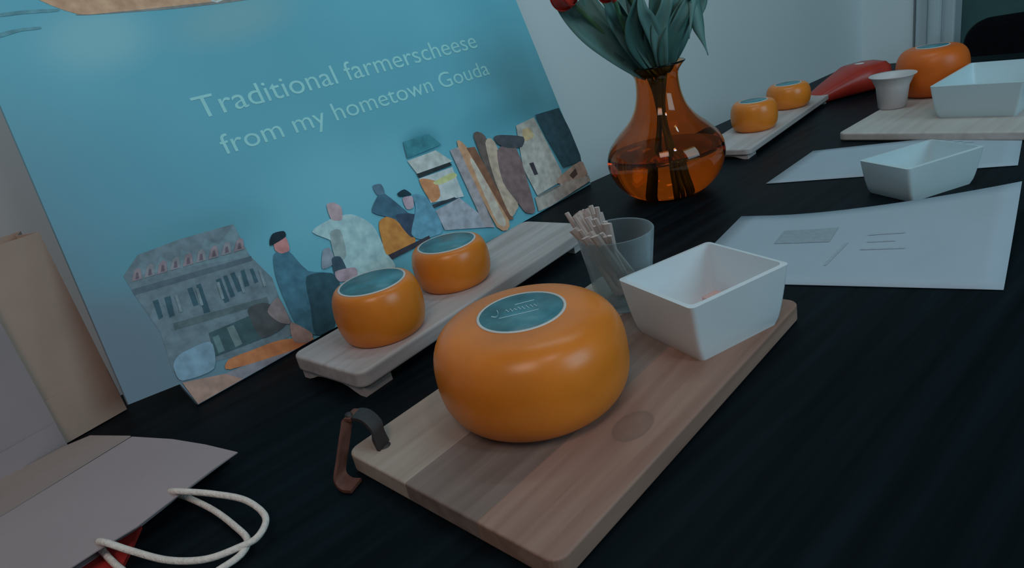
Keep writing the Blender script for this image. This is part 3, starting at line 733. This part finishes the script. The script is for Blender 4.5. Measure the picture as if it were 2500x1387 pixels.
# ------------------------------------------------------------------ papers
def sheet(name, label, C4, mat, group, nx=14, ny=10, lift=None):
    """C4: near-left, near-right, far-right, far-left corners; a thin bending sheet"""
    t = thing(name, label, 'paper', C4[0]*1.0, 0, group)
    C4 = [np.array(c, float) for c in C4]; V, F = [], []
    for j in range(ny + 1):
        for i in range(nx + 1):
            a, b = i/nx, j/ny
            p = (C4[0]*(1-a) + C4[1]*a)*(1-b) + (C4[3]*(1-a) + C4[2]*a)*b
            p[2] = .0012 + (lift(a, b) if lift else 0.0); V.append(p - C4[0])
    for j in range(ny):
        for i in range(nx):
            k = j*(nx+1) + i; F.append((k, k+1, k+nx+2, k+nx+1))
    o = mesh('page', V, F, mat, t, None, True); so = o.modifiers.new('thickness', 'SOLIDIFY'); so.thickness = 0.0006; so.offset = -1
    def mark(nm, a0, b0, a1, b1, m, skew=0.0):
        V, F = [], []; k = 6
        for bb in (b0, b1):
            for i in range(k+1):
                a = a0 + (a1-a0)*i/k + (skew if bb == b1 else 0)
                p = (C4[0]*(1-a) + C4[1]*a)*(1-bb) + (C4[3]*(1-a) + C4[2]*a)*bb
                p[2] = .0012 + (lift(a, bb) if lift else 0.0) + .0005; V.append(p - C4[0])
        for i in range(k): F.append((i, i+1, k+1+i+1, k+1+i))
        mesh(nm, V, F, m, t)
    return t, mark
A1, A3 = at_z(1810, 530), at_z(2450, 710)
A2 = at_z(2495, 445, .033); A4 = A1 + A3 - np.array([A2[0], A2[1], 0]); A4 = 0.35*A4 + 0.65*at_z(1655, 690)
for q in (A1, A2, A3, A4): q[2] = 0
pa, mark = sheet('paper_sheet', 'white printed paper sheet with lifted corner, behind the white square bowl', (A4, A3, A2, A1), M['paper'], 'white paper sheets',
                 lift=lambda a, b: 0.033*(max(0, a - .15)/.85)**1.6*b**1.4)
mark('printed_block', .24, .52, .44, .72, M['ink'], .0)
for i, (a0, a1) in enumerate(((.56, .70), (.57, .66), (.56, .68))):
    mark('printed_line', a0, .40 + .09*i, a1, .415 + .09*i, M['inkpale'])
mark('printed_line', .47, .22, .478, .50, M['inkpale'], .03)
B1, B2, B3, B4 = at_z(1870, 450), at_z(1985, 370), at_z(2500, 320), at_z(2485, 405)
pb, mark = sheet('paper_sheet', 'white paper sheet behind the bluish bowl, in front of the far pale board', (B1, B4, B3, B2), M['paper'], 'white paper sheets',
                 lift=lambda a, b: 0.0015*math.sin(3*a)*b)
for i in range(3): mark('printed_line', .55, .74 + .06*i, .8 - .05*i, .75 + .06*i, M['inkpale'])

# ------------------------------------------------------------------ far pale board with wheel, tray and cup
ba = at_z(2045, 325, .015); d4 = np.array([.80, .60, 0]); e4 = np.array([.60, -.80, 0])
b4 = thing('pale_board', 'pale wooden board at the far right under the deep orange cheese wheel', 'serving board', (ba[0], ba[1], 0), math.atan2(d4[1], d4[0]))
from_bm('plank', prism(rrect(0, -0.285, 0.36, 0, 0.012), 0.001, 0.015, 0.003, 3), M['palewood'], b4)
cheese('gouda_wheel', 'deep orange cheese wheel on the far pale board behind the white tray', (0.885, 1.268, 0.015), 0.062, 0.090, M['wax2'], 'waxed cheese wheels', 0.46)
tc_ = np.array([.753, 1.084, 0]) + d4*0.10 + e4*0.065
bowl('white_tray', 'long white tray at the right edge in front of the deep orange wheel', (tc_[0], tc_[1], 0.015), math.atan2(d4[1], d4[0]), 0.20, 0.13, 0.056, M['ceramic2'], None, 0.86, 0.82)
cp = at_z(2178, 262, .015)
cup = thing('paper_cup', 'small milky cup with flared rim left of the deep orange wheel', 'cup', (cp[0], cp[1], 0.0152))
lathe('vessel', [(0, 0), (.022, 0), (.024, .002), (.028, .040), (.036, .058), (.040, .060), (.040, .0615), (.035, .060), (.026, .042), (.022, .004), (0, .004)], M['plastic'], cup, 36)

# red cheese wedge on the table behind the far footed board
rw = at_z(2052, 243)
red = thing('red_cheese', 'red waxed cheese wedge lying behind the far footed board', 'cheese', (rw[0] + .02, rw[1] + .03, 0), math.atan2(.25, .97))
sec = []
V, F = [], []
nn_ = 14
for i in range(nn_ + 1):
    u_ = i/nn_; x = -.085 + .175*u_; hgt = .016 + .046*min(1, u_*1.5)**.8; wd = .022 + .03*min(1, u_*1.4)
    for k in range(12):
        a = 2*math.pi*k/12; c, s = math.cos(a), math.sin(a)
        V.append((x, wd*math.copysign(abs(c)**.6, c), hgt/2 + hgt/2*math.copysign(abs(s)**.6, s)))
for i in range(nn_):
    for k in range(12): F.append((i*12+k, (i+1)*12+k, (i+1)*12+(k+1) % 12, i*12+(k+1) % 12))
F.append(tuple(range(12))); F.append(tuple(reversed([nn_*12+k for k in range(12)])))
mesh('wax_rind', V, F, M['redwax'], red, None, True)
lathe('seal', [(0, .0012), (.010, .0010), (.010, 0), (0, 0)], M['labelrim'], red, 20, (.05, 0, .0615))

# ------------------------------------------------------------------ black chair beyond the table
hp = CAM + 1.95*ray(2492, 78)
ch = thing('chair', 'black upholstered chair with rounded back at the upper right corner', 'chair', (hp[0], hp[1], ZF), math.atan2(hp[1], hp[0]) - math.pi/2 + 0.15)
zt = hp[2] + 0.055 - ZF
from_bm('backrest', prism([(x, y) for x, y in rrect(-.14, .40, .40, zt, .07, 8)], -.03, .03, .02, 3), M['black'], ch)
bk = ch.children[-1]; bk.rotation_euler = (math.radians(90), 0, 0)
from_bm('seat', box_bm(-.14, -.46, .42, .40, -.03, .50, .03, 3), M['black'], ch)
for x in (-.11, .37):
    for y in (-.42, -.02): from_bm('leg', box_bm(x - .015, y - .015, 0, x + .015, y + .015, .43), M['metal'], ch)

# ------------------------------------------------------------------ paper bags on the left
def standing_bag(name, label, pr, direction, width, depth, h, mat, fold=None, group=None):
    """pr: ground point of the front right corner; the front face runs from there backwards along -direction"""
    t = thing(name, label, 'paper bag', (pr[0], pr[1], 0), math.atan2(direction[1], direction[0]), group)
    w = 0.0012
    # front, back and two creased gussets, open at the top
    bm = bmesh.new()
    def panel(pts):
        f = bm.faces.new([bm.verts.new(p) for p in pts]); return f
    panel([(-width, 0, 0.001), (0, 0, 0.001), (0, 0, h), (-width, 0, h)])
    panel([(0, depth, 0.001), (-width, depth, 0.001), (-width, depth, h), (0, depth, h)])
    for x, s in ((0, -1), (-width, 1)):
        panel([(x, 0, .001), (x, depth/2, .001), (x + s*.012, depth/2, h), (x, 0, h)])
        panel([(x, depth/2, .001), (x, depth, .001), (x, depth, h), (x + s*.012, depth/2, h)])
    panel([(-width, 0, .001), (-width, depth, .001), (0, depth, .001), (0, 0, .001)])
    bmesh.ops.remove_doubles(bm, verts=bm.verts, dist=1e-6)
    o = from_bm('paper_shell', bm, mat, t)
    so = o.modifiers.new('thickness', 'SOLIDIFY'); so.thickness = w; so.offset = 0
    if fold:
        mesh('bottom_flap', [(-width, -.0012, .0012), (-.0005, -.0012, .0012), (-.0005, -.0012, fold), (-width, -.0012, fold - .004),
                             (-width, -.0022, .0012), (-.0005, -.0022, .0012), (-.0005, -.0018, fold), (-width, -.0018, fold - .004)],
             [(4, 5, 6, 7), (0, 3, 2, 1), (0, 1, 5, 4), (1, 2, 6, 5), (2, 3, 7, 6), (3, 0, 4, 7)], mat, t)
    return t
ga, gb = at_z(160, 1085), at_z(310, 1000)
dA = (gb - ga)/np.linalg.norm(gb - ga)
standing_bag('kraft_bag', 'brown kraft paper bag standing left of the poster', gb, dA, 0.21, 0.05, 0.216, M['kraft'], 0.055, 'standing paper bags')
gB = ga + np.array([dA[1], -dA[0], 0])*0.006
standing_bag('white_bag', 'white paper bag standing at the left edge in front of the kraft bag', gB, dA, 0.17, 0.004, 0.24, M['bagwhite'], 0.03, 'standing paper bags')

# white bag lying with its mouth to the right
lay = thing('lying_bag', 'white paper carrier bag lying flat with cord handles at lower left', 'paper bag', tuple(at_z(330, 1200)))
l0 = at_z(330, 1200)
def lz(x, y, z): return at_z(x, y, z) - l0
def slab(name, top, zb, mat, parent, nsub=1):
    n = len(top); V = [np.array(p) for p in top] + [np.array([p[0], p[1], zb]) for p in top]
    F = [tuple(range(n)), tuple(reversed(range(n, 2*n)))] + [(i, n + i, n + (i+1) % n, (i+1) % n) for i in range(n)]
    bm = bmesh.new(); vs = [bm.verts.new(v) for v in V]
    for f in F: bm.faces.new([vs[i] for i in f])
    return from_bm(name, bm, mat, parent)
ZT = .022
front = [lz(322, 1066, ZT + .006), lz(420, 1072, ZT + .004), lz(500, 1085, ZT), lz(580, 1104, ZT - .004), lz(520, 1145, ZT - .003), lz(460, 1190, ZT - .003), lz(400, 1235, ZT - .003), lz(335, 1285, ZT - .003), lz(240, 1342, ZT - .003),
         lz(120, 1420, ZT - .003), lz(-150, 1520, ZT), lz(-330, 1465, ZT + .006)]
def sheet_poly(name, pts, th, mat, parent):
    bm = bmesh.new(); f = bm.faces.new([bm.verts.new(p) for p in pts]); f.normal_update()
    if f.normal.z < 0: f.normal_flip()
    bmesh.ops.triangulate(bm, faces=bm.faces)
    me = bpy.data.meshes.new(name); bm.to_mesh(me); bm.free(); o = link(name, me, mat, parent)
    so = o.modifiers.new('thickness', 'SOLIDIFY'); so.thickness = th; so.offset = -1; return o
sheet_poly('front_panel', front, .001, M['bagwhite'], lay)
gus = [lz(318, 1064, ZT + .0062), lz(220, 1063, .012), lz(150, 1092, .006), lz(60, 1140, .004), lz(-60, 1190, .003), lz(-260, 1290, .003), lz(-330, 1462, ZT + .0062)]
sheet_poly('gusset', gus, .001, M['bagfold'], lay)
back = [lz(330, 1085, .004), lz(500, 1098, .003), lz(560, 1118, .003), lz(440, 1208, .003), lz(310, 1310, .003), lz(200, 1385, .003), lz(-60, 1500, .003), lz(-260, 1420, .003)]
sheet_poly('back_panel', back, .001, M['bagwhite'], lay)
def cord(P): sweep('cord_handle', smooth_path([lz(*p) for p in P], 8), .0026, .0026, M['cord'], lay, 8)
cord([(415, 1200, ZT - .004), (440, 1200, ZT), (520, 1206, .018), (600, 1222, .014), (648, 1262, .010), (630, 1310, .008), (580, 1338, .008), (500, 1366, .008), (410, 1368, .010), (320, 1345, .014), (262, 1326, ZT), (240, 1322, ZT - .003)])
cord([(415, 1206, .005), (450, 1212, .007), (520, 1245, .006), (575, 1286, .005), (604, 1318, .005), (590, 1352, .005), (545, 1385, .005), (470, 1425, .005), (360, 1430, .005), (290, 1385, .006), (250, 1345, .008), (236, 1332, .008)])
# red packet under the bag mouth
red2 = thing('red_packet', 'flat red paper packet tucked under the lying bag', 'packet', tuple(at_z(280, 1350)))
r0 = at_z(280, 1350)
P = [at_z(x, y, .0028) - r0 for x, y in ((345, 1284), (318, 1345), (290, 1400), (240, 1460), (90, 1460), (215, 1352))]
slab('wrapper', P, .0003, M['redpaper'], red2)
sheet_poly('flap', [at_z(x, y, .0036) - r0 for x, y in ((340, 1290), (318, 1342), (296, 1385), (258, 1340))], .0005, M['redpaper'], red2)
